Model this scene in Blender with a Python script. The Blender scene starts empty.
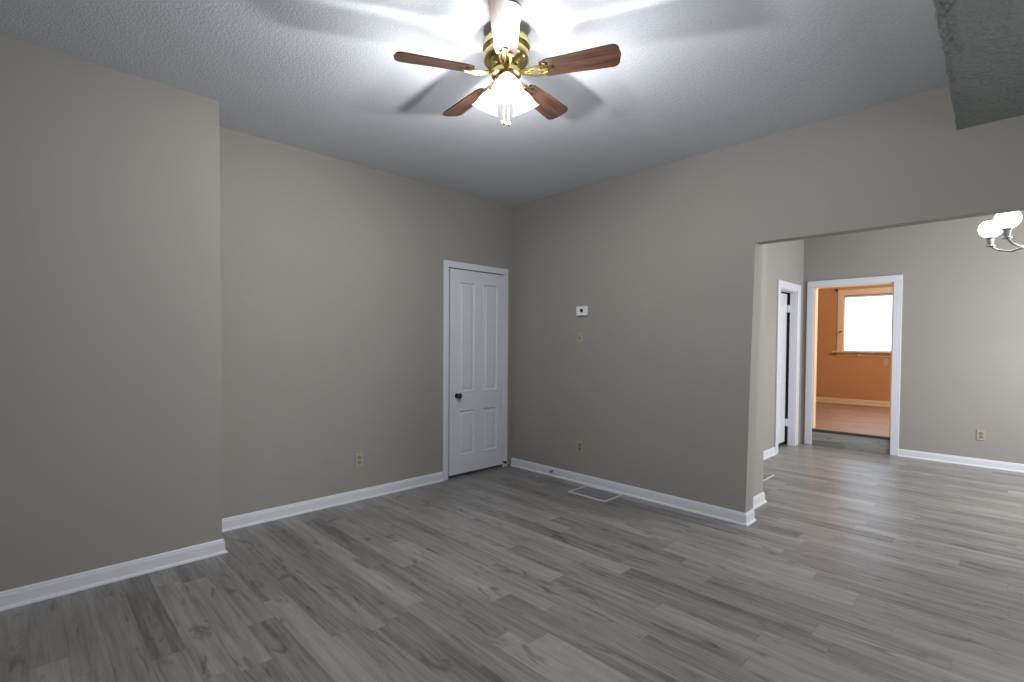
import bpy, bmesh, math, random
from mathutils import Vector, Matrix
random.seed(4)
scene = bpy.context.scene
COL = scene.collection
PI = math.pi

# ------------------------------------------------------------------ camera
CAM = (3.79351, -3.87452, 1.32)
yaw, pit, rol, foc = 0.82444, -0.02247, 0.00546, 500.125
fw = Vector((-math.sin(yaw)*math.cos(pit), math.cos(yaw)*math.cos(pit), math.sin(pit)))
r0 = Vector((math.cos(yaw), math.sin(yaw), 0)); u0 = r0.cross(fw)
rr = r0*math.cos(rol) + u0*math.sin(rol); uu = -r0*math.sin(rol) + u0*math.cos(rol)
cd = bpy.data.cameras.new('camera'); cam = bpy.data.objects.new('camera', cd); COL.objects.link(cam)
M = Matrix((( rr.x, uu.x, -fw.x, CAM[0]), (rr.y, uu.y, -fw.y, CAM[1]), (rr.z, uu.z, -fw.z, CAM[2]), (0, 0, 0, 1)))
cam.matrix_world = M
cd.sensor_width = 36; cd.lens = foc/1024*36
cd.shift_x = 25.81/1024; cd.shift_y = 13.85/1024
cd.clip_start = 0.05; cd.clip_end = 100
scene.camera = cam

# ------------------------------------------------------------------ world + exposure
w = bpy.data.worlds.new('world'); scene.world = w; w.use_nodes = True
bg = w.node_tree.nodes['Background']; bg.inputs[0].default_value = (0.75, 0.85, 1.0, 1); bg.inputs[1].default_value = 0.6
scene.view_settings.view_transform = 'Standard'
scene.view_settings.look = 'None'
scene.view_settings.gamma = 1
scene.view_settings.use_curve_mapping = False
scene.view_settings.exposure = 0.0

def area_light(name, loc, direction, sx, sy, power, color, spread=PI):
    l = bpy.data.lights.new(name, 'AREA'); l.shape = 'RECTANGLE'; l.size = sx; l.size_y = sy
    l.energy = power; l.color = color; l.spread = spread
    o = bpy.data.objects.new(name, l); COL.objects.link(o); o.location = loc
    o.rotation_euler = Vector(direction).to_track_quat('-Z', 'Y').to_euler()
    return o
DAY = (0.80, 0.88, 1.0)
# daylight standing in the window openings
area_light('daylight_rear', (3.9, -5.43, 1.55), (0, 1, -0.1), 1.9, 1.2, 2, DAY)
area_light('daylight_side', (5.33, -1.6, 1.5), (-1, 0, -0.35), 1.4, 1.2, 15, DAY)
area_light('daylight_dining', (5.33, 2.3, 1.5), (-1, 0, -0.1), 1.6, 1.3, 125, (0.95, 0.96, 1.0))
BULB_W = 30.0      # per bulb of the fan light
SHADE_E = 2.5
GLOBE_E = 7.0
BLIND_E = 3.0

# ------------------------------------------------------------------ materials
def new_mat(name):
    m = bpy.data.materials.new(name); m.use_nodes = True
    nt = m.node_tree; b = nt.nodes['Principled BSDF']
    return m, nt, b
def N(nt, t, **k):
    n = nt.nodes.new(t)
    for a, v in k.items(): setattr(n, a, v)
    return n
def mth(nt, op, a, b=None, c=None):
    n = N(nt, 'ShaderNodeMath', operation=op)
    for i, v in enumerate((a, b, c)):
        if v is None: continue
        if isinstance(v, (int, float)): n.inputs[i].default_value = v
        else: nt.links.new(v, n.inputs[i])
    return n.outputs[0]
def ramp(nt, src, stops):
    r = N(nt, 'ShaderNodeValToRGB'); nt.links.new(src, r.inputs[0])
    e = r.color_ramp.elements
    while len(e) < len(stops): e.new(0.5)
    for i, (p, c) in enumerate(stops): e[i].position = p; e[i].color = (*c, 1)
    return r.outputs[0]
def plain(name, col, rough=0.5, metal=0.0, spec=0.5, bump=0.0, scale=60, dist=0.002, var=0.0):
    m, nt, b = new_mat(name)
    b.inputs['Base Color'].default_value = (*col, 1); b.inputs['Roughness'].default_value = rough
    b.inputs['Metallic'].default_value = metal; b.inputs['Specular IOR Level'].default_value = spec
    tc = N(nt, 'ShaderNodeTexCoord')
    nz = N(nt, 'ShaderNodeTexNoise'); nz.inputs['Scale'].default_value = scale; nz.inputs['Detail'].default_value = 3
    nt.links.new(tc.outputs['Object'], nz.inputs['Vector'])
    if var:
        n2 = N(nt, 'ShaderNodeTexNoise'); n2.inputs['Scale'].default_value = 1.3; n2.inputs['Detail'].default_value = 4
        nt.links.new(tc.outputs['Object'], n2.inputs['Vector'])
        c = ramp(nt, n2.outputs[0], [(0.3, tuple(x*(1-var) for x in col)), (0.7, tuple(x*(1+var) for x in col))])
        nt.links.new(c, b.inputs['Base Color'])
    if bump:
        bp = N(nt, 'ShaderNodeBump'); bp.inputs['Strength'].default_value = bump; bp.inputs['Distance'].default_value = dist
        nt.links.new(nz.outputs[0], bp.inputs['Height']); nt.links.new(bp.outputs[0], b.inputs['Normal'])
    return m

m_wall = plain('taupe_wall_paint', (0.292, 0.277, 0.250), 0.75, spec=0.2, bump=0.15, scale=180, dist=0.001, var=0.02)
m_orange = plain('orange_wall_paint', (0.58, 0.31, 0.14), 0.7, spec=0.2, bump=0.15, scale=180, dist=0.001, var=0.02)
m_white = plain('white_trim_paint', (0.62, 0.63, 0.67), 0.35, spec=0.4, bump=0.05, scale=40, dist=0.001)
m_warm_trim = plain('warm_tinted_white_trim', (0.80, 0.62, 0.42), 0.45, spec=0.4, bump=0.05, scale=40)  # white trim with the orange room's warm light put into its colour
m_peach = plain('peach_plastic', (0.66, 0.42, 0.24), 0.5, bump=0.02)
m_brass = plain('polished_brass', (0.60, 0.50, 0.22), 0.2, metal=1.0, bump=0.02, scale=20)
m_nickel = plain('brushed_nickel', (0.42, 0.43, 0.44), 0.35, metal=1.0, bump=0.05, scale=90)
m_black = plain('black_metal', (0.012, 0.012, 0.014), 0.3, spec=0.5, bump=0.02)
m_ivory = plain('ivory_plastic', (0.34, 0.322, 0.240), 0.45, bump=0.02)
m_ivory_dark = plain('worn_ivory_plastic', (0.21, 0.195, 0.14), 0.5, bump=0.02)
m_plast = plain('white_plastic', (0.72, 0.73, 0.74), 0.4, bump=0.02)
m_dark = plain('dark_slot', (0.02, 0.02, 0.02), 0.8, bump=0.02)
m_grille = plain('grey_grille_metal', (0.34, 0.34, 0.36), 0.5, metal=0.3, bump=0.02)
m_vent = plain('cream_vent_enamel', (0.58, 0.57, 0.52), 0.4, bump=0.02)
m_nose = plain('dark_brown_nosing', (0.055, 0.035, 0.028), 0.5, bump=0.05)
m_grey = plain('grey_rubber', (0.10, 0.10, 0.11), 0.6, bump=0.02)

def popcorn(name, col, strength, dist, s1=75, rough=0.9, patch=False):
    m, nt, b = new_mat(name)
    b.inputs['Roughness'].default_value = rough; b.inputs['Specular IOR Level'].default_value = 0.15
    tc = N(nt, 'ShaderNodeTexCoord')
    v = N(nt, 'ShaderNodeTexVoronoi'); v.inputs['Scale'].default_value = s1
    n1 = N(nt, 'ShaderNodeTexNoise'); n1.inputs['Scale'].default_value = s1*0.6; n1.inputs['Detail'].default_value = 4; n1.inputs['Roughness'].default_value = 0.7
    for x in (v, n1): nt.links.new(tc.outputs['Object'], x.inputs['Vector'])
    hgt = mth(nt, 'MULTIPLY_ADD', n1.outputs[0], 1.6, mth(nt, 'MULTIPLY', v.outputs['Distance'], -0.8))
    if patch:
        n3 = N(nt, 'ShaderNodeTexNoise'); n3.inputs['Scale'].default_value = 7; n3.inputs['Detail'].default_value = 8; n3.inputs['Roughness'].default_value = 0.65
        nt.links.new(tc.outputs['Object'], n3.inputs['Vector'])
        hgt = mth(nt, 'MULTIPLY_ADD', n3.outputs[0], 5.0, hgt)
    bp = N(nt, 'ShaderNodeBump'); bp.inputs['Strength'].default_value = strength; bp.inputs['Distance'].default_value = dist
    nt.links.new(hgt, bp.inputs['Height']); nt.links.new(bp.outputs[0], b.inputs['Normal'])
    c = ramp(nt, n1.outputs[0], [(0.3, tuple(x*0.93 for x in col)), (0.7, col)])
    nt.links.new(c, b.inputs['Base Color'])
    return m
m_ceil = popcorn('stippled_white_ceiling', (0.62, 0.64, 0.68), 0.32, 0.005, s1=100)
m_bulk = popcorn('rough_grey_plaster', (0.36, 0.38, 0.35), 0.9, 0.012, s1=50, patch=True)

def planks(name, light, dark, width=0.125, length=1.0, rough=0.33, tint=(1, 1, 1), gap=0.72):
    m, nt, b = new_mat(name)
    tc = N(nt, 'ShaderNodeTexCoord'); sp = N(nt, 'ShaderNodeSeparateXYZ'); nt.links.new(tc.outputs['Object'], sp.inputs[0])
    X, Y, Z = sp.outputs
    yr = mth(nt, 'DIVIDE', mth(nt, 'ADD', Y, Z), width)
    row = mth(nt, 'FLOOR', yr); yf = mth(nt, 'FRACT', yr)
    wn = N(nt, 'ShaderNodeTexWhiteNoise', noise_dimensions='1D'); nt.links.new(row, wn.inputs['W'])
    xr = mth(nt, 'ADD', mth(nt, 'DIVIDE', X, length), mth(nt, 'MULTIPLY', wn.outputs['Value'], 7.3))
    colm = mth(nt, 'FLOOR', xr); xf = mth(nt, 'FRACT', xr)
    cv = N(nt, 'ShaderNodeCombineXYZ'); nt.links.new(row, cv.inputs[0]); nt.links.new(colm, cv.inputs[1])
    w2 = N(nt, 'ShaderNodeTexWhiteNoise', noise_dimensions='2D'); nt.links.new(cv.outputs[0], w2.inputs['Vector'])
    # grain, stretched along each plank and shifted per plank
    off = mth(nt, 'MULTIPLY', w2.outputs['Value'], 37.0)
    def grain(sx, sy, detail, rg, dist=0.0):
        g = N(nt, 'ShaderNodeCombineXYZ')
        nt.links.new(mth(nt, 'MULTIPLY_ADD', X, sx, off), g.inputs[0]); nt.links.new(mth(nt, 'MULTIPLY', mth(nt, 'ADD', Y, Z), sy), g.inputs[1]); nt.links.new(off, g.inputs[2])
        n = N(nt, 'ShaderNodeTexNoise'); n.inputs['Scale'].default_value = 1; n.inputs['Detail'].default_value = detail
        n.inputs['Roughness'].default_value = rg; n.inputs['Distortion'].default_value = dist
        nt.links.new(g.outputs[0], n.inputs['Vector']); return n.outputs[0]
    g1 = grain(1.5, 24, 5, 0.62, 0.5); g2 = grain(6, 85, 4, 0.65); g3 = grain(4.5, 16, 2, 0.5, 0.8)
    v = mth(nt, 'ADD', mth(nt, 'MULTIPLY', w2.outputs['Value'], 0.34), mth(nt, 'MULTIPLY', g1, 1.05))
    v = mth(nt, 'MULTIPLY_ADD', g2, 0.42, v)          # about 0.3 .. 1.2
    v = mth(nt, 'SUBTRACT', v, 0.42)
    c = ramp(nt, v, [(0.10, dark), (0.42, tuple((a+d)/2 for a, d in zip(light, dark))), (0.78, light)])
    # dark knots and smudges
    kn = ramp(nt, g3, [(0.0, (1, 1, 1)), (0.30, (0, 0, 0)), (1.0, (0, 0, 0))]); 
    kk = N(nt, 'ShaderNodeMapRange'); kk.inputs[1].default_value = 0.28; kk.inputs[2].default_value = 0.40; kk.inputs[3].default_value = 0.55; kk.inputs[4].default_value = 1.0
    nt.links.new(g3, kk.inputs[0])
    # joints
    e1 = mth(nt, 'MINIMUM', yf, mth(nt, 'SUBTRACT', 1.0, yf)); e1 = mth(nt, 'MULTIPLY', e1, width)
    e2 = mth(nt, 'MINIMUM', xf, mth(nt, 'SUBTRACT', 1.0, xf)); e2 = mth(nt, 'MULTIPLY', e2, length)
    e = mth(nt, 'MINIMUM', e1, e2)
    jr = N(nt, 'ShaderNodeMapRange'); jr.inputs[1].default_value = 0.0005; jr.inputs[2].default_value = 0.0025; jr.inputs[3].default_value = gap; jr.inputs[4].default_value = 1.0
    nt.links.new(e, jr.inputs[0])
    f = mth(nt, 'MULTIPLY', jr.outputs[0], kk.outputs[0])
    mx = N(nt, 'ShaderNodeVectorMath', operation='SCALE'); nt.links.new(c, mx.inputs[0]); nt.links.new(f, mx.inputs['Scale'])
    nt.links.new(mx.outputs[0], b.inputs['Base Color'])
    b.inputs['Roughness'].default_value = rough; b.inputs['Specular IOR Level'].default_value = 0.5
    bp = N(nt, 'ShaderNodeBump'); bp.inputs['Strength'].default_value = 0.25; bp.inputs['Distance'].default_value = 0.001
    nt.links.new(mth(nt, 'MULTIPLY_ADD', jr.outputs[0], 1.0, mth(nt, 'MULTIPLY', g2, 0.6)), bp.inputs['Height']); nt.links.new(bp.outputs[0], b.inputs['Normal'])
    return m
m_floor = planks('grey_laminate_planks', (0.30, 0.288, 0.268), (0.076, 0.072, 0.066))
m_floor2 = planks('tan_laminate_planks', (0.42, 0.27, 0.175), (0.28, 0.17, 0.105), width=0.19, gap=0.8, rough=0.45)

def wood(name):
    m, nt, b = new_mat(name)
    tc = N(nt, 'ShaderNodeTexCoord'); mp = N(nt, 'ShaderNodeMapping'); mp.inputs['Scale'].default_value = (3, 45, 20)
    nt.links.new(tc.outputs['Object'], mp.inputs[0])
    n = N(nt, 'ShaderNodeTexNoise'); n.inputs['Scale'].default_value = 1; n.inputs['Detail'].default_value = 6; n.inputs['Distortion'].default_value = 0.7
    nt.links.new(mp.outputs[0], n.inputs['Vector'])
    c = ramp(nt, n.outputs[0], [(0.3, (0.016, 0.008, 0.006)), (0.7, (0.065, 0.030, 0.018))])
    nt.links.new(c, b.inputs['Base Color']); b.inputs['Roughness'].default_value = 0.3
    return m
m_wood = wood('rosewood_veneer')

def glow_glass(name, col, strength, through):
    m = bpy.data.materials.new(name); m.use_nodes = True; nt = m.node_tree; nt.nodes.clear()
    out = N(nt, 'ShaderNodeOutputMaterial'); em = N(nt, 'ShaderNodeEmission'); tr = N(nt, 'ShaderNodeBsdfTransparent')
    gl = N(nt, 'ShaderNodeBsdfGlossy'); gl.inputs['Roughness'].default_value = 0.2
    tc = N(nt, 'ShaderNodeTexCoord'); nz = N(nt, 'ShaderNodeTexNoise'); nz.inputs['Scale'].default_value = 30
    nt.links.new(tc.outputs['Object'], nz.inputs['Vector'])
    st = mth(nt, 'MULTIPLY_ADD', nz.outputs[0], strength*0.1, strength*0.95)
    nt.links.new(st, em.inputs['Strength']); em.inputs['Color'].default_value = (*col, 1)
    m1 = N(nt, 'ShaderNodeMixShader'); m1.inputs[0].default_value = through
    nt.links.new(em.outputs[0], m1.inputs[1]); nt.links.new(tr.outputs[0], m1.inputs[2])
    m2 = N(nt, 'ShaderNodeMixShader'); m2.inputs[0].default_value = 0.04
    nt.links.new(m1.outputs[0], m2.inputs[1]); nt.links.new(gl.outputs[0], m2.inputs[2])
    nt.links.new(m2.outputs[0], out.inputs[0])
    return m
m_shade = glow_glass('frosted_lit_glass', (1.0, 0.95, 0.88), SHADE_E, 0.55)
m_globe = glow_glass('opal_lit_glass', (1.0, 0.96, 0.88), GLOBE_E, 0.2)
m_blind = glow_glass('backlit_roller_blind', (0.70, 0.84, 1.0), BLIND_E, 0.0)

# ------------------------------------------------------------------ mesh helpers
def B(): return bmesh.new()
def box(bm, x0, x1, y0, y1, z0, z1, bev=0.0, seg=2, mtx=None):
    r = bmesh.ops.create_cube(bm, size=1)
    vs = r['verts']
    for v in vs:
        v.co = Vector((x0+(x1-x0)*(v.co.x+.5), y0+(y1-y0)*(v.co.y+.5), z0+(z1-z0)*(v.co.z+.5)))
    if bev:
        es = list({e for v in vs for e in v.link_edges})
        rb = bmesh.ops.bevel(bm, geom=es, offset=bev, segments=seg, affect='EDGES', profile=0.5)
        vs = list({v for f in rb['faces'] for v in f.verts} | {v for v in vs if v.is_valid})
    if mtx is not None:
        for v in vs: v.co = mtx @ v.co
    return bm
def prism(bm, poly, f0, f1):
    """poly: list of (a,b); f0/f1 map (a,b) -> point at either end"""
    a = [bm.verts.new(f0(*p)) for p in poly]; b = [bm.verts.new(f1(*p)) for p in poly]
    n = len(poly)
    bm.faces.new(a); bm.faces.new(b[::-1])
    for i in range(n): bm.faces.new((a[i], b[i], b[(i+1) % n], a[(i+1) % n]))
    bmesh.ops.recalc_face_normals(bm, faces=bm.faces)
    return bm
def lathe(bm, prof, seg=32, mtx=None, cap=True):
    rings = []
    for (r, z) in prof:
        ring = []
        for i in range(seg):
            a = 2*PI*i/seg; p = Vector((r*math.cos(a), r*math.sin(a), z))
            ring.append(bm.verts.new(mtx @ p if mtx is not None else p))
        rings.append(ring)
    for k in range(len(rings)-1):
        for i in range(seg):
            j = (i+1) % seg
            bm.faces.new((rings[k][i], rings[k][j], rings[k+1][j], rings[k+1][i]))
    if cap:
        bm.faces.new(rings[0][::-1]); bm.faces.new(rings[-1])
    return bm
def tube(bm, pts, r, seg=10):
    pts = [Vector(p) for p in pts]; rings = []
    for i, p in enumerate(pts):
        t = (pts[min(i+1, len(pts)-1)] - pts[max(i-1, 0)]).normalized()
        a = t.orthogonal().normalized() if i == 0 else (prev - t*prev.dot(t)).normalized()
        prev = a; b = t.cross(a)
        rings.append([bm.verts.new(p + (a*math.cos(2*PI*k/seg) + b*math.sin(2*PI*k/seg))*(r[i] if isinstance(r, (list, tuple)) else r)) for k in range(seg)])
    for k in range(len(rings)-1):
        for i in range(seg):
            j = (i+1) % seg
            bm.faces.new((rings[k][i], rings[k][j], rings[k+1][j], rings[k+1][i]))
    bm.faces.new(rings[0][::-1]); bm.faces.new(rings[-1])
    return bm
def obj(name, bm, m, parent=None, smooth=False, loc=None):
    bmesh.ops.recalc_face_normals(bm, faces=bm.faces)
    me = bpy.data.meshes.new(name); bm.to_mesh(me); bm.free()
    me.materials.append(m)
    if smooth:
        for p in me.polygons: p.use_smooth = True
        try: me.set_sharp_from_angle(angle=math.radians(40))
        except Exception: pass
    o = bpy.data.objects.new(name, me); COL.objects.link(o)
    if parent is not None: o.parent = parent
    if loc is not None: o.location = loc
    return o
def struct(name, bm, m, label=None, **k):
    o = obj(name, bm, m, **k); o['kind'] = 'structure'
    if label: o['label'] = label
    return o
def empty(name, loc=(0, 0, 0), rz=0):
    o = bpy.data.objects.new(name, None); COL.objects.link(o); o.location = loc; o.rotation_euler = (0, 0, rz); o.empty_display_size = 0.1
    return o
def tag(o, label, cat, group=None):
    o['label'] = label; o['category'] = cat
    if group: o['group'] = group
    return o
def local(root, bm):
    """mesh built in world coordinates -> coordinates of an unrotated root"""
    L = root.location
    for v in bm.verts: v.co -= L
    return bm

# ------------------------------------------------------------------ sizes
H = 2.80; XB = 0.392; YB = -2.975; XR = 5.35; YR = -5.45
XS = 1.74; YF = 3.81; WT = 0.15; ZO = 0.195; HO = 2.9; YO = 7.80

# ------------------------------------------------------------------ floors and ceilings
struct('floor', box(B(), -0.12, XR+0.12, YR-0.12, YF+0.03, -0.10, 0), m_floor, 'grey wood-look laminate plank floor')
bm = B(); prism(bm, [(YF+.03, -.1), (YF+.03, ZO-.022), (YF+.032, ZO-.004), (YF+.05, ZO-.002), (YO+.1, ZO-.002), (YO+.1, -.1)],
                lambda a, b: (-0.2, a, b), lambda a, b: (4.3, a, b))
struct('floor_orange_room', bm, m_floor2, 'tan plank floor of the raised orange room')
struct('ceiling', box(B(), -0.12, XR+0.12, YR-0.12, YF+.1, H, H+0.1), m_ceil, 'white stippled popcorn ceiling')
struct('ceiling_orange_room', box(B(), -0.2, 4.3, YF+.1, YO+.1, HO, HO+0.1), m_white)
# lowered plaster bulkhead running from the right-hand wall towards the camera
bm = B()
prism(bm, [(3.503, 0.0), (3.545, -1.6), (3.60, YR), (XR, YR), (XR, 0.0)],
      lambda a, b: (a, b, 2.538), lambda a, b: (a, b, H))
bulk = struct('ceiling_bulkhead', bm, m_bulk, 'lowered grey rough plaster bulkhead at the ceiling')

bm = B(); n = 60
tube(bm, [(3.503 + 0.042*min(i/18, 1) + max(0, i-18)*0.0011 + random.uniform(-.003, .003), -0.004 - 1.596*i/18, 2.538 + random.uniform(-.002, .002)) for i in range(n) if 1.6*i/18 < 5.3],
     [0.003 + random.uniform(-.0012, .002) for i in range(n) if 1.6*i/18 < 5.3], 6)
obj('corner_bead', bm, m_bulk, bulk)['label'] = 'lumpy pale plaster edge'
# ------------------------------------------------------------------ walls
# recessed left wall with the niche of the closet door
DY0, DY1, DZ = -0.872, -0.126, 2.052
bm = B()
box(bm, -0.30, -0.25, YB-.0, 0.0, 0, H)
box(bm, -0.25, 0.0, YB-.0, DY0, 0, H); box(bm, -0.25, 0.0, DY1, 0.0, 0, H); box(bm, -0.25, 0.0, DY0, DY1, DZ, H)
struct('wall_left', bm, m_wall, 'taupe left wall with the closet door')
struct('wall_left_projection', box(B(), -0.12, XB, YR, YB, 0, H), m_wall, 'taupe projecting part of the left wall')
# right wall: solid part, then the header over the wide opening
XO0, XO1, ZH = 2.413, 2.449, 2.058
bm = B()
prism(bm, [(0, 0), (XO0, 0), (XO1, ZH), (XO1+.0128, H), (0, H)], lambda a, b: (a, 0.0, b), lambda a, b: (a, WT, b))
prism(bm, [(XO1, ZH), (2.95, 2.054), (XR, 2.062), (XR, H), (XO1+.0128, H)], lambda a, b: (a, 0.0, b), lambda a, b: (a, 0.11, b))
bmesh.ops.remove_doubles(bm, verts=bm.verts, dist=1e-5)
struct('wall_right', bm, m_wall, 'taupe right wall with the wide opening')
struct('wall_pier', box(B(), XS-.35, 2.308, WT, 0.68, 0, H), m_wall, 'taupe wall stub behind the opening')
# rear and side walls with their window openings (behind the camera)
bm = B()
box(bm, -0.12, 2.85, YR-.12, YR, 0, H); box(bm, 4.95, XR+.12, YR-.12, YR, 0, H)
box(bm, 2.85, 4.95, YR-.12, YR, 0, 0.85); box(bm, 2.85, 4.95, YR-.12, YR, 2.25, H)
struct('wall_rear', bm, m_wall)
def win_wall(x0, x1, spans, z0, z1, ya, yb):
    bm = B(); cur = ya
    for a, b in spans:
        box(bm, x0, x1, cur, a, 0, H); box(bm, x0, x1, a, b, 0, z0); box(bm, x0, x1, a, b, z1, H); cur = b
    box(bm, x0, x1, cur, yb, 0, H); return bm
struct('wall_outer', win_wall(XR, XR+.12, [(-2.4, -0.8), (1.4, 3.2)], 0.8, 2.2, YR, YF+.1), m_wall)
# dining room side wall with the door niche
SY0, SY1, SZ = 2.87, 3.53, 2.02
bm = B()
box(bm, XS-.40, XS-.35, 0.68, YF+.1, 0, H)
box(bm, XS-.35, XS, 0.68, SY0, 0, H); box(bm, XS-.07, XS, SY1, YF, 0, H); box(bm, XS-.35, XS-.07, SY1+.15, YF, 0, H); box(bm, XS-.35, XS, SY0, SY1, SZ, H); box(bm, XS-.35, XS-.07, SY1, SY1+.15, SZ, H)
struct('wall_side', bm, m_wall, 'taupe side wall of the second room')
# far wall with the doorway to the orange room
FX0, FX1, FZ = 1.872, 2.692, 2.085
bm = B()
box(bm, XS-.12, FX0, YF, YF+.1, 0, H); box(bm, FX1, XR+.12, YF, YF+.1, 0, H); box(bm, FX0, FX1, YF, YF+.1, FZ, H)
struct('wall_far', bm, m_wall, 'taupe far wall of the second room')
# orange room shell
bm = B()
WX0, WX1, WZ0, WZ1 = 1.375, 2.47, 1.215, 2.285
box(bm, -0.2, WX0, YO, YO+.1, 0, HO); box(bm, WX1, 4.3, YO, YO+.1, 0, HO)
box(bm, WX0, WX1, YO, YO+.1, 0, WZ0); box(bm, WX0, WX1, YO, YO+.1, WZ1, HO)
struct('wall_orange', bm, m_orange, 'orange wall with the window')
struct('wall_orange_left', box(B(), -0.3, -0.2, YF+.1, YO+.1, 0, HO), m_orange)
struct('wall_orange_right', box(B(), 4.3, 4.4, YF+.1, YO+.1, 0, HO), m_orange)
bm = B(); box(bm, -0.2, FX0, YF+.1, YF+.115, ZO, HO); box(bm, FX1, 4.3, YF+.1, YF+.115, ZO, HO); box(bm, FX0, FX1, YF+.1, YF+.115, FZ, HO)
struct('wall_orange_front', bm, m_orange)

# ------------------------------------------------------------------ baseboards (board + quarter round shoe)
BBH = 0.088
prof = [(0, 0), (0.026, 0), (0.026, 0.006), (0.022, 0.013), (0.014, 0.017), (0.013, 0.066), (0.010, 0.074), (0.009, 0.082), (0.004, BBH), (0, BBH)]
def baseboard(name, segs, m=m_white, z=0, label=None, k=1.0):
    """segs: (p0, p1, normal, mitre0, mitre1); mitre = sign by which the end grows with the depth of the profile"""
    bm = B()
    for p0, p1, n, m0, m1 in segs:
        p0 = Vector((*p0, z)); p1 = Vector((*p1, z)); n = Vector((*n, 0)); t = (p1-p0).normalized()
        prism(bm, prof, lambda a, b: p0 + n*a*k - t*a*m0*k + Vector((0, 0, b*k)), lambda a, b: p1 + n*a*k + t*a*m1*k + Vector((0, 0, b*k)))
    return struct(name, bm, m, label)
baseboard('baseboard_left', [((0, YB), (0, -0.935), (1, 0), -1, 0)], label='white baseboard of the left wall')
baseboard('baseboard_projection', [((XB, YR), (XB, YB), (1, 0), 0, 1), ((XB, YB), (0.0, YB), (0, 1), 1, -1)], label='white baseboard of the projecting wall')
baseboard('baseboard_right', [((0.026, 0), (XO0, 0), (0, -1), 0, 1), ((XO0, 0), (XO0, WT), (1, 0), 1, 0)], label='white baseboard of the right wall')
baseboard('baseboard_pier', [((2.308, WT), (2.308, 0.68), (1, 0), 0, 1)], label='short white baseboard on the wall stub')
baseboard('baseboard_side', [((XS, 0.68), (XS, SY0-.088), (1, 0), 0, 0)], label='white baseboard of the side wall')
baseboard('baseboard_far', [((FX1+.08, YF), (XR, YF), (0, -1), 0, 0)], label='white baseboard of the far wall')
baseboard('baseboard_orange', [((-0.2, YO), (4.3, YO), (0, -1), 0, 0)], m_warm_trim, ZO-.002, 'warm-tinted baseboard in the orange room', 1.15)

# ------------------------------------------------------------------ casings
def casing(bm, plane, axis, n, a0, a1, z0, z1, wid, th=0.018, sill=False, wid1=None):
    """frame of three flat boards with an eased edge around the opening a0..a1; axis 0: opening runs along x, 1: along y"""
    w1 = wid1 if wid1 else wid
    lo, hi = (plane, plane+n*th) if n > 0 else (plane+n*th, plane)
    def bx_(a, b, c, d):
        if axis == 1: box(bm, lo, hi, a, b, c, d, 0.004, 2)
        else: box(bm, a, b, lo, hi, c, d, 0.004, 2)
    bx_(a0-wid, a0, z0, z1); bx_(a1, a1+w1, z0, z1); bx_(a0-wid, a1+w1, z1, z1+wid)
    return bm

# closet door (door_1)
d1 = empty('door_1', (0.0, (DY0+DY1)/2, 0)); d1['kind'] = 'structure'; d1['label'] = 'white four-panel closet door with black knob'
bm = casing(B(), 0, 1, 1, DY0, DY1, 0, DZ, 0.062)
obj('door_casing', local(d1, bm), m_white, d1)
def panel_door(y0, y1, z0, z1, x, panels, th=0.034):
    """leaf lying in the plane x (front face), facing +x: raised panels in moulded frames"""
    bm = B()
    bk = x-0.012
    box(bm, x-th, bk, y0, y1, z0, z1)
    ys = sorted({y0, y1, *[p[0] for p in panels], *[p[1] for p in panels]})
    zs = sorted({z0, z1, *[p[2] for p in panels], *[p[3] for p in panels]})
    for i in range(len(ys)-1):
        for j in range(len(zs)-1):
            a, b, c, d = ys[i], ys[i+1], zs[j], zs[j+1]
            if any(p[0] <= a+1e-6 and b <= p[1]+1e-6 and p[2] <= c+1e-6 and d <= p[3]+1e-6 for p in panels): continue
            box(bm, bk, x, a, b, c, d)
    for (a, b, c, d) in panels:
        # moulding: sloped frame, then raised field
        def ring(o, xx): return [Vector((xx, a+o, c+o)), Vector((xx, b-o, c+o)), Vector((xx, b-o, d-o)), Vector((xx, a+o, d-o))]
        rs = [ring(0, x), ring(0.004, x+0.004), ring(0.012, x+0.003), ring(0.020, bk+0.0005), ring(0.036, bk+0.0005), ring(0.052, x-0.004)]
        vs = [[bm.verts.new(p) for p in r] for r in rs]
        for k in range(len(vs)-1):
            for q in range(4): bm.faces.new((vs[k][q], vs[k][(q+1) % 4], vs[k+1][(q+1) % 4], vs[k+1][q]))
        bm.faces.new(vs[-1])
    return bm
LY0, LY1, LZ0, LZ1 = DY0+.020, DY1-.003, 0.032, DZ-.009
pan = [(-0.745, -0.525, 0.83, 1.930), (-0.420, -0.205, 0.83, 1.930), (-0.740, -0.525, 0.205, 0.668), (-0.420, -0.205, 0.205, 0.668)]
leaf = obj('door_leaf', local(d1, panel_door(LY0, LY1, LZ0, LZ1, 0.009, pan)), m_white, d1)
kb = B(); MX = Matrix.Translation((0.009, -0.765, 0.808)) @ Matrix.Rotation(PI/2, 4, 'Y')
lathe(kb, [(0.0, 0), (0.024, 0.0), (0.024, 0.004), (0.010, 0.007), (0.009, 0.022), (0.020, 0.029), (0.027, 0.040), (0.026, 0.052), (0.018, 0.060), (0.0, 0.062)], 28, MX, cap=False)
k_ = obj('door_knob', local(d1, kb), m_black, leaf, smooth=True); k_['label'] = 'round black door knob'
for z in (0.28, 1.80):
    hb = B(); lathe(hb, [(0.0055, z-.045), (0.0055, z+.045)], 10, Matrix.Translation((0.015, LY1+.001, 0)))
    box(hb, 0.009, 0.0125, LY1-.03, LY1, z-.04, z+.04)
    obj('hinge', local(d1, hb), m_white, leaf, smooth=False)
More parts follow.
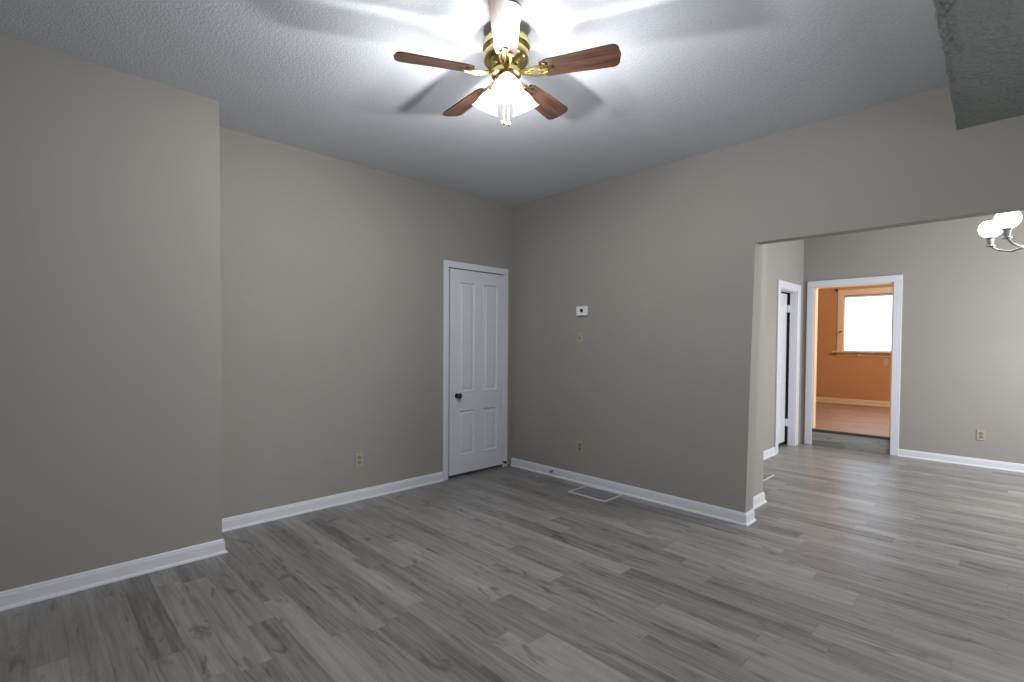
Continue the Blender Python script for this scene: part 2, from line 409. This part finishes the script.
# white hook strip near the top hinge corner
hk = B(); tube(hk, [(0.016, LY1-.020, 1.995), (0.022, LY1-.018, 1.93), (0.022, LY1-.020, 1.86), (0.016, LY1-.037, 1.845)], 0.008, 8)
o = obj('door_hook', local(d1, hk), m_white, leaf, smooth=True); o['label'] = 'thin white metal hook at the door corner'

# side door of the second room (door_2), set back in its frame
d2 = empty('door_2', (XS, (SY0+SY1)/2, 0)); d2['kind'] = 'structure'; d2['label'] = 'white door set back in the side wall of the second room'
bm = casing(B(), XS, 1, 1, SY0, SY1, 0, SZ, 0.088, wid1=0.125)
box(bm, XS-.07, XS+.002, SY1-.012, SY1, 0, SZ); box(bm, XS-.10, XS+.002, SY0, SY0+.012, 0, SZ); box(bm, XS-.10, XS+.002, SY0, SY1, SZ-.012, SZ)
obj('door_casing', local(d2, bm), m_white, d2)
l2 = obj('door_leaf', local(d2, panel_door(SY0+.015, SY1-.015, 0.045, SZ-.03, XS-.105, [(SY0+.11, SY1-.13, 0.25, 0.9), (SY0+.11, SY1-.13, 1.05, 1.85)], 0.03)), m_white, d2)
for z in (0.30, 1.80):
    hb = B(); lathe(hb, [(0.008, z-.05), (0.008, z+.05)], 10, Matrix.Translation((XS-.085, SY1-.012, 0)))
    box(hb, XS-.106, XS-.070, SY1-.016, SY1-.010, z-.045, z+.045)
    obj('hinge', local(d2, hb), m_white, l2)

# doorway to the orange room
bm = casing(B(), YF, 0, -1, FX0, FX1, 0, FZ, 0.082)
struct('trim_1', bm, m_white, 'white casing round the doorway to the orange room')
bm = B(); 
box(bm, FX0, FX0+.012, YF+.001, YF+.116, ZO+.022, FZ); box(bm, FX1-.012, FX1, YF+.001, YF+.116, ZO+.022, FZ); box(bm, FX0, FX1, YF+.001, YF+.116, FZ-.012, FZ)
struct('trim_2', bm, m_warm_trim, 'warm-tinted jamb lining inside the doorway')
struct('trim_3', box(B(), FX0, FX1, YF+.004, YF+.03, 0.0, ZO-.004), m_floor, 'grey plank riser of the step up')
struct('trim_4', box(B(), FX0, FX1, YF-.006, YF+.045, ZO-.014, ZO+.018, 0.006, 3), m_nose, 'dark brown nosing on the step up to the orange room')

# ------------------------------------------------------------------ window of the orange room
w1 = empty('window_1', ((WX0+WX1)/2, YO, WZ0)); w1['kind'] = 'structure'; w1['label'] = 'window with a bright white roller blind in the orange room'
bm = B()
box(bm, WX0-.105, WX0, YO-.02, YO, WZ0, WZ1, 0.004); box(bm, WX1, WX1+.105, YO-.02, YO, WZ0, WZ1, 0.004); box(bm, WX0-.105, WX1+.105, YO-.02, YO, WZ1, WZ1+.11, 0.004)
obj('window_casing', local(w1, bm), m_warm_trim, w1)
bm = B(); box(bm, WX0-.17, WX1+.17, YO-.09, YO+.05, WZ0-.03, WZ0, 0.006, 3)
obj('window_sill', local(w1, bm), m_warm_trim, w1)
bm = B(); box(bm, WX0-.105, WX1+.105, YO-.016, YO, WZ0-.10, WZ0-.03, 0.004)
obj('window_apron', local(w1, bm), m_warm_trim, w1)
bm = B()
for a, b, c, d in ((WX0, WX0+.035, WZ0, WZ1), (WX1-.035, WX1, WZ0, WZ1), (WX0+.035, WX1-.035, WZ0, WZ0+.035), (WX0+.035, WX1-.035, WZ1-.035, WZ1)):
    box(bm, a, b, YO+.03, YO+.08, c, d)
box(bm, WX0, WX1, YO+.04, YO+.075, 1.735, 1.765)
obj('window_frame', local(w1, bm), m_white, w1)
g = bpy.data.materials.new('window_glass'); g.use_nodes = True
gb = g.node_tree.nodes['Principled BSDF']; gb.inputs['Transmission Weight'].default_value = 1; gb.inputs['Roughness'].default_value = 0.02; gb.inputs['Base Color'].default_value = (0.95, 0.98, 1, 1)
gn = g.node_tree.nodes.new('ShaderNodeTexNoise'); gn.inputs['Scale'].default_value = 3; gbp = g.node_tree.nodes.new('ShaderNodeBump'); gbp.inputs['Strength'].default_value = 0.02
g.node_tree.links.new(gn.outputs[0], gbp.inputs['Height']); g.node_tree.links.new(gbp.outputs[0], gb.inputs['Normal'])
bm = B(); box(bm, WX0+.03, WX1-.03, YO+.055, YO+.060, WZ0+.03, 1.74); box(bm, WX0+.03, WX1-.03, YO+.055, YO+.060, 1.76, WZ1-.03)
obj('window_pane', local(w1, bm), g, w1)
rb = tag(obj('roller_blind', box(B(), WX0+.012, WX1-.012, YO+.012, YO+.015, WZ0+.012, WZ1-.045), m_blind),
         'bright white roller blind pulled down in the orange room window', 'blind')
rt = B(); lathe(rt, [(0.018, 0), (0.018, WX1-WX0-.02)], 16, Matrix.Translation((WX0+.01, YO+.014, WZ1-.027)) @ Matrix.Rotation(PI/2, 4, 'Y'))
obj('roller_tube', rt, m_white, rb, smooth=True)

# curtain brackets beside and under the window
def bracket(x, z, r, label, m=m_grey):
    bm = B(); lathe(bm, [(r, 0), (r, .006), (r*.45, .010), (r*.45, .035), (r*.9, .04), (r*.9, .052), (r*.3, .056)], 18, Matrix.Translation((0, 0, 0)) @ Matrix.Rotation(PI/2, 4, 'X'))
    o = obj('curtain_bracket', bm, m, smooth=True, loc=(x, YO-.0 if x < WX0-.12 else YO-.0, z)); return tag(o, label, 'bracket')
bracket(WX0-.125, 2.398, 0.024, 'small dark curtain bracket above the window casing corner', m_nose)
o = bracket(WX0-.045, 1.59, 0.018, 'small grey curtain hook halfway up the window casing'); o.location.y = YO-.02
bm = B(); lathe(bm, [(0.03, 0), (0.034, .01), (0.034, .02), (0.02, .03), (0.0, .032)], 20, Matrix.Rotation(PI/2, 4, 'X'), cap=False)
tag(obj('curtain_tieback', bm, m_warm_trim, smooth=True, loc=(1.625, YO-.0165, 1.143)), 'round warm-tinted tieback stud just under the orange room window sill', 'tieback')

# ------------------------------------------------------------------ wall plates
def plate(name, loc, nrm, wd, ht, m, kind, label, cat, md=None, group=None):
    """built facing -y at the origin, then turned to nrm"""
    rz = {(0, -1): 0, (1, 0): PI/2}[nrm]
    t = empty(name, loc, rz); tag(t, label, cat, group)
    obj('cover_plate', box(B(), -wd/2, wd/2, -0.006, 0, -ht/2, ht/2, 0.0025, 2), m, t)
    md = md or m_ivory_dark
    if kind == 'outlet':
        for s in (-1, 1):
            bm = B(); lathe(bm, [(0.0165, 0), (0.0165, .0025)], 20, Matrix.Translation((0, -.006, s*.0195)) @ Matrix.Rotation(PI/2, 4, 'X'))
            f = obj('socket', bm, md, t)
            bm = B()
            for q in (-.006, .006): box(bm, q-.0012, q+.0012, -.0092, -.008, s*.0195-.001, s*.0195+.008)
            lathe(bm, [(0.0025, 0), (0.0025, .0012)], 8, Matrix.Translation((0, -.0082, s*.0195-.008)) @ Matrix.Rotation(PI/2, 4, 'X'))
            obj('slot', bm, m_dark, f)
        bm = B(); lathe(bm, [(0.003, 0), (0.002, .0015)], 8, Matrix.Translation((0, -.006, 0)) @ Matrix.Rotation(PI/2, 4, 'X')); obj('screw', bm, m_vent, t)
    if kind == 'switch':
        bm = B(); box(bm, -.0055, .0055, -.0075, -.006, -.0125, .0125)
        prism(bm, [(-.007, -.004), (-.007, .008), (-.018, .011), (-.018, .005)], lambda a, b: (-.0045, a, b), lambda a, b: (.0045, a, b))
        obj('toggle', bm, md, t)
        for s in (-1, 1):
            bm = B(); lathe(bm, [(0.003, 0), (0.002, .0015)], 8, Matrix.Translation((0, -.006, s*.030)) @ Matrix.Rotation(PI/2, 4, 'X')); obj('screw', bm, m_vent, t)
    return t
plate('wall_outlet', (0, -1.816, 0.338), (1, 0), 0.070, 0.115, m_ivory, 'outlet', 'ivory double outlet low on the left wall left of the white door', 'outlet')
plate('wall_outlet', (0.925, 0, 0.345), (0, -1), 0.070, 0.115, m_ivory, 'outlet', 'ivory double outlet low on the right wall above the floor vent', 'outlet')
plate('wall_outlet', (3.47, YF, 0.348), (0, -1), 0.070, 0.115, m_ivory, 'outlet', 'ivory double outlet low on the far wall right of the orange doorway', 'outlet')
plate('light_switch', (0.913, 0, 1.378), (0, -1), 0.070, 0.115, m_ivory, 'switch', 'ivory toggle light switch on the right wall below the thermostat', 'switch')
plate('light_switch', (2.03, YO, 1.02), (0, -1), 0.070, 0.115, m_peach, 'switch', 'pale cover plate on the orange wall below the window sill', 'switch', m_peach)
t = empty('thermostat', (0.944, 0, 1.632)); tag(t, 'white rectangular thermostat with dark centre dot on the right wall', 'thermostat')
obj('housing', box(B(), -.060, .060, -.026, 0, -.043, .043, 0.005, 3), m_plast, t)
bm = B(); lathe(bm, [(0.017, 0), (0.017, .004), (0.014, .008), (0, .008)], 24, Matrix.Translation((0.002, -.026, 0.003)) @ Matrix.Rotation(PI/2, 4, 'X'), cap=False)
o = obj('dial', bm, m_dark, t, smooth=True); o['label'] = 'small dark round dial'

# ------------------------------------------------------------------ floor vents
def vent(x0, x1, y0, y1, label):
    t = empty('floor_vent', ((x0+x1)/2, (y0+y1)/2, 0)); tag(t, label, 'vent')
    f = 0.016; bm = B()
    for a, b, c, d in ((x0, x1, y0, y0+f), (x0, x1, y1-f, y1), (x0, x0+f, y0+f, y1-f), (x1-f, x1, y0+f, y1-f)): box(bm, a, b, c, d, 0, 0.007, 0.002, 1)
    obj('vent_frame', local(t, bm), m_vent, t)
    obj('vent_back', local(t, box(B(), x0+f, x1-f, y0+f, y1-f, 0.0003, 0.0015)), m_grey, t)
    bm = B(); n = int((x1-x0-2*f)/0.012) if x1-x0 > y1-y0 else int((y1-y0-2*f)/0.012)
    for i in range(1, n):
        if x1-x0 > y1-y0:
            xx = x0+f+i*(x1-x0-2*f)/n; box(bm, xx-.0028, xx+.0028, y0+f, y1-f, 0.0015, 0.0055)
        else:
            yy = y0+f+i*(y1-y0-2*f)/n; box(bm, x0+f, x1-f, yy-.0028, yy+.0028, 0.0015, 0.0055)
    if x1-x0 > y1-y0:
        for q in (.33, .66): yy = y0+(y1-y0)*q; box(bm, x0+f, x1-f, yy-.003, yy+.003, 0.0015, 0.006)
    else:
        for q in (.33, .66): xx = x0+(x1-x0)*q; box(bm, xx-.003, xx+.003, y0+f, y1-f, 0.0015, 0.006)
    obj('vent_grille', local(t, bm), m_grille, t)
vent(1.035, 1.425, -0.325, -0.045, 'rectangular floor vent with pale frame beside the right wall baseboard')
vent(1.955, 2.085, 1.34, 1.70, 'floor vent half hidden behind the wall stub of the opening')

# small fittings on the baseboards
bm = B(); lathe(bm, [(0.011, 0), (0.011, .006), (0.006, .010), (0.006, .02), (0.009, .022), (0.009, .032), (0.004, .034)], 16, Matrix.Rotation(PI/2, 4, 'X'))
tag(obj('cable_plug', bm, m_grey, smooth=True, loc=(0.597, -.0135, 0.050)), 'small dark round plug on the white baseboard left of the floor vent', 'plug')
bm = B(); lathe(bm, [(0.012, 0), (0.012, .005), (0.005, .007), (0.005, .020), (0.013, .022), (0.013, .036), (0.006, .038)], 16, Matrix.Rotation(PI/2, 4, 'Y'))
tag(obj('door_stop', bm, m_black, smooth=True, loc=(0.018, -0.118, 0.055)), 'small black door stop at the foot of the white door casing', 'door stop')

# ------------------------------------------------------------------ ceiling fan
FX, FY, FB = 2.084, -2.174, 2.60
fan = empty('ceiling_fan', (FX, FY, H)); tag(fan, 'brass ceiling fan with five dark wood blades and lit glass shades', 'ceiling fan')
z = FB-H   # blade plane relative to the root
bm = B(); lathe(bm, [(0.0, 0), (0.072, 0), (0.074, -.010), (0.070, -.030), (0.074, -.036), (0.104, -.044), (0.112, -.054), (0.112, -.080), (0.104, -.086), (0.096, -.091), (0.096, -.100),
                     (0.108, -.106), (0.112, -.118), (0.108, -.138), (0.094, -.158), (0.074, -.172), (0.058, -.178), (0.0, -.178)], 48, cap=False)
obj('motor_housing', bm, m_brass, fan, smooth=True)
bm = B(); lathe(bm, [(0.0, -.178), (0.066, -.178), (0.070, -.190), (0.070, -.206), (0.060, -.212), (0.0, -.212)], 40, cap=False)
obj('blade_hub', bm, m_brass, fan, smooth=True)
A0 = 0.4895; PITCH = math.radians(13); RT = 0.53; R0 = 0.165
def blade_mesh():
    bm = B(); pts = []
    w0, w1_ = 0.050, 0.064
    n = 10
    # outline: narrow rounded root, wide tip with rounded corners
    pts += [(R0, -w0*0.75), (R0+.03, -w0)]
    rc = 0.032
    for sgn in (-1, 1):
        for i in range(7):
            t = PI/2*i/6
            if sgn < 0: pts.append((RT-rc-.006+rc*math.sin(t), -w1_+rc-rc*math.cos(t)))
            else: pts.append((RT-rc-.006+rc*math.cos(t), w1_-rc+rc*math.sin(t)))
        if sgn < 0: pts.append((RT, 0))
    pts += [(R0+.03, w0), (R0, w0*0.75)]
    out = [pts[0]]
    for p in pts[1:]:
        if (Vector(p)-Vector(out[-1])).length > 1e-4: out.append(p)
    prism(bm, out, lambda a, b: (a, b, -0.0035), lambda a, b: (a, b, 0.0035))
    return bm
def bracket_mesh():
    bm = B()
    tube(bm, [(0.060, 0, 0.008), (0.095, 0.012, -0.004), (0.13, 0.022, -0.010), (0.17, 0.026, -0.009), (0.20, 0.018, -.008)], [0.008, 0.007, 0.006, 0.006, 0.005], 8)
    tube(bm, [(0.060, 0, 0.008), (0.095, -0.012, -0.004), (0.13, -0.022, -0.010), (0.17, -0.026, -0.009), (0.20, -0.018, -.008)], [0.008, 0.007, 0.006, 0.006, 0.005], 8)
    tube(bm, [(0.09, 0, -0.003), (0.14, 0, -0.010), (0.215, 0, -.008)], 0.005, 8)
    for (px, py) in ((0.185, .028), (0.185, -.028), (0.215, 0)):
        lathe(bm, [(0.011, -.009), (0.011, -.0036)], 12, Matrix.Translation((px, py, 0)))
    return bm
bl0 = br0 = None
for k in range(5):
    a = A0 + k*2*PI/5
    if k == 0:
        bl0 = obj('blade', blade_mesh(), m_wood, fan); b = bl0
        br0 = obj('blade_bracket', bracket_mesh(), m_brass, bl0, smooth=True)
    else:
        b = bl0.copy(); COL.objects.link(b); b.parent = fan
        c = br0.copy(); COL.objects.link(c); c.parent = b
    b.location = (0, 0, z)
    a += math.radians(-1.8) if k == 4 else 0
    b.rotation_euler = (Matrix.Rotation(a, 3, 'Z') @ Matrix.Rotation(-PITCH, 3, 'X')).to_euler()
# light kit
kit_b = B(); lathe(kit_b, [(0.0, -.212), (0.050, -.212), (0.056, -.222), (0.056, -.246), (0.046, -.262), (0.030, -.272), (0.014, -.280), (0.0, -.284)], 36, cap=False)
kit = obj('light_kit', kit_b, m_brass, fan, smooth=True)
TILT = math.radians(28)
KA = yaw - math.radians(90)
for k in range(3):
    a = KA + (0, math.radians(127), math.radians(-127))[k]
    MR = Matrix.Rotation(a, 4, 'Z')
    S = Vector((0.070, 0, -.232))
    MS = MR @ Matrix.Translation(S) @ Matrix.Rotation(-TILT, 4, 'Y')      # local -z points down and outwards
    bm = B(); tube(bm, [MR @ Vector(p) for p in ((0.048, 0, -.236), (0.060, 0, -.228), (0.070, 0, -.230))], 0.009, 10)
    lathe(bm, [(0.0, 0.006), (0.018, 0.004), (0.026, -.010), (0.027, -.024), (0.020, -.026)], 24, MS, cap=False)
    obj('lamp_arm', bm, m_brass, kit, smooth=True)
    bm = B()
    outer = [(0.022, -.018), (0.026, -.030), (0.040, -.050), (0.050, -.072), (0.055, -.092), (0.064, -.108), (0.070, -.116)]
    inner = [(r-.003, zz) for r, zz in outer[::-1]]
    lathe(bm, outer+inner, 32, MS, cap=False)
    sh = obj('glass_shade', bm, m_shade, kit, smooth=True); sh['label'] = 'lit frosted glass bell shade'
    bm = B(); lathe(bm, [(0.0, -.024), (0.012, -.026), (0.014, -.045), (0.024, -.065), (0.028, -.082), (0.022, -.098), (0.0, -.108)], 20, MS, cap=False)
    obj('bulb', bm, m_globe, kit, smooth=True)
    L = bpy.data.lights.new('fan_bulb_light', 'POINT'); L.energy = (BULB_W*1.5, BULB_W*0.95, BULB_W*0.95)[k]; L.color = (0.97, 0.97, 1.0); L.shadow_soft_size = 0.022
    lo = bpy.data.objects.new('fan_bulb_light', L); COL.objects.link(lo); lo.parent = kit
    lo.location = MS @ Vector((0, 0, -.150))
for s, l in ((-1, .165), (1, .172)):
    d = Vector((math.cos(yaw), math.sin(yaw), 0))*0.011*s + Vector((math.sin(yaw), -math.cos(yaw), 0))*0.045
    bm = B(); tube(bm, [(d.x, d.y, -.262), (d.x, d.y, -.262-l)], 0.0016, 6)
    ch = obj('pull_chain', bm, m_brass, fan)
    bm = B(); lathe(bm, [(0.0, -.262-l+.004), (0.004, -.262-l), (0.0075, -.262-l-.014), (0.006, -.262-l-.026), (0.0, -.262-l-.030)], 14, Matrix.Translation((d.x, d.y, 0)), cap=False)
    obj('chain_fob', bm, m_brass, ch, smooth=True)

# ------------------------------------------------------------------ chandelier of the second room
CX, CY = 3.855, 1.108
ch = empty('chandelier', (CX, CY, H)); tag(ch, 'nickel chandelier with lit white glass globes in the second room', 'chandelier')
bm = B(); lathe(bm, [(0.0, 0), (0.07, 0), (0.068, -.015), (0.04, -.03), (0.012, -.038), (0.0, -.038)], 32, cap=False); obj('canopy', bm, m_nickel, ch, smooth=True)
bm = B(); lathe(bm, [(0.0, -.03), (0.010, -.035), (0.010, -.62), (0.024, -.64), (0.034, -.68), (0.026, -.73), (0.038, -.76), (0.030, -.80), (0.010, -.83), (0.012, -.85), (0.0, -.86)], 28, cap=False)
obj('stem', bm, m_nickel, ch, smooth=True)
for k in range(5):
    a = math.radians(160) + k*2*PI/5
    MR = Matrix.Rotation(a, 4, 'Z'); R = 0.27
    bm = B(); tube(bm, [MR @ Vector(p) for p in ((0.025, 0, -.74), (0.08, 0, -.80), (0.16, 0, -.82), (0.23, 0, -.80), (R, 0, -.765))], 0.007, 10)
    lathe(bm, [(0.0, -.772), (0.022, -.770), (0.025, -.762), (0.017, -.756), (0.019, -.715), (0.027, -.708), (0.027, -.700), (0.0, -.700)], 24, MR @ Matrix.Translation((R, 0, 0)), cap=False)
    arm = obj('arm', bm, m_nickel, ch, smooth=True)
    bm = B(); rg = 0.066
    pr = [(0.028, -.702)] + [(rg*math.sin(t), -.640 + rg*-math.cos(t)*1.0) for t in [0.45+i*(2.45-0.45)/12 for i in range(13)]]
    lathe(bm, pr, 28, MR @ Matrix.Translation((R, 0, 0.0)), cap=False)
    g_ = obj('glass_globe', bm, m_globe, arm, smooth=True); g_['label'] = 'lit white glass globe shade'
L = bpy.data.lights.new('chandelier_light', 'POINT'); L.energy = 24; L.color = (1.0, 0.93, 0.82); L.shadow_soft_size = 0.12
lo = bpy.data.objects.new('chandelier_light', L); COL.objects.link(lo); lo.parent = ch; lo.location = (0, 0, -.50)
# unseen bare point light high in the orange room, no fixture
L = bpy.data.lights.new('orange_room_light', 'POINT'); L.energy = 95; L.color = (1.0, 0.93, 0.82); L.shadow_soft_size = 0.12
lo = bpy.data.objects.new('orange_room_light', L); COL.objects.link(lo); lo.location = (2.9, 5.6, 2.7)
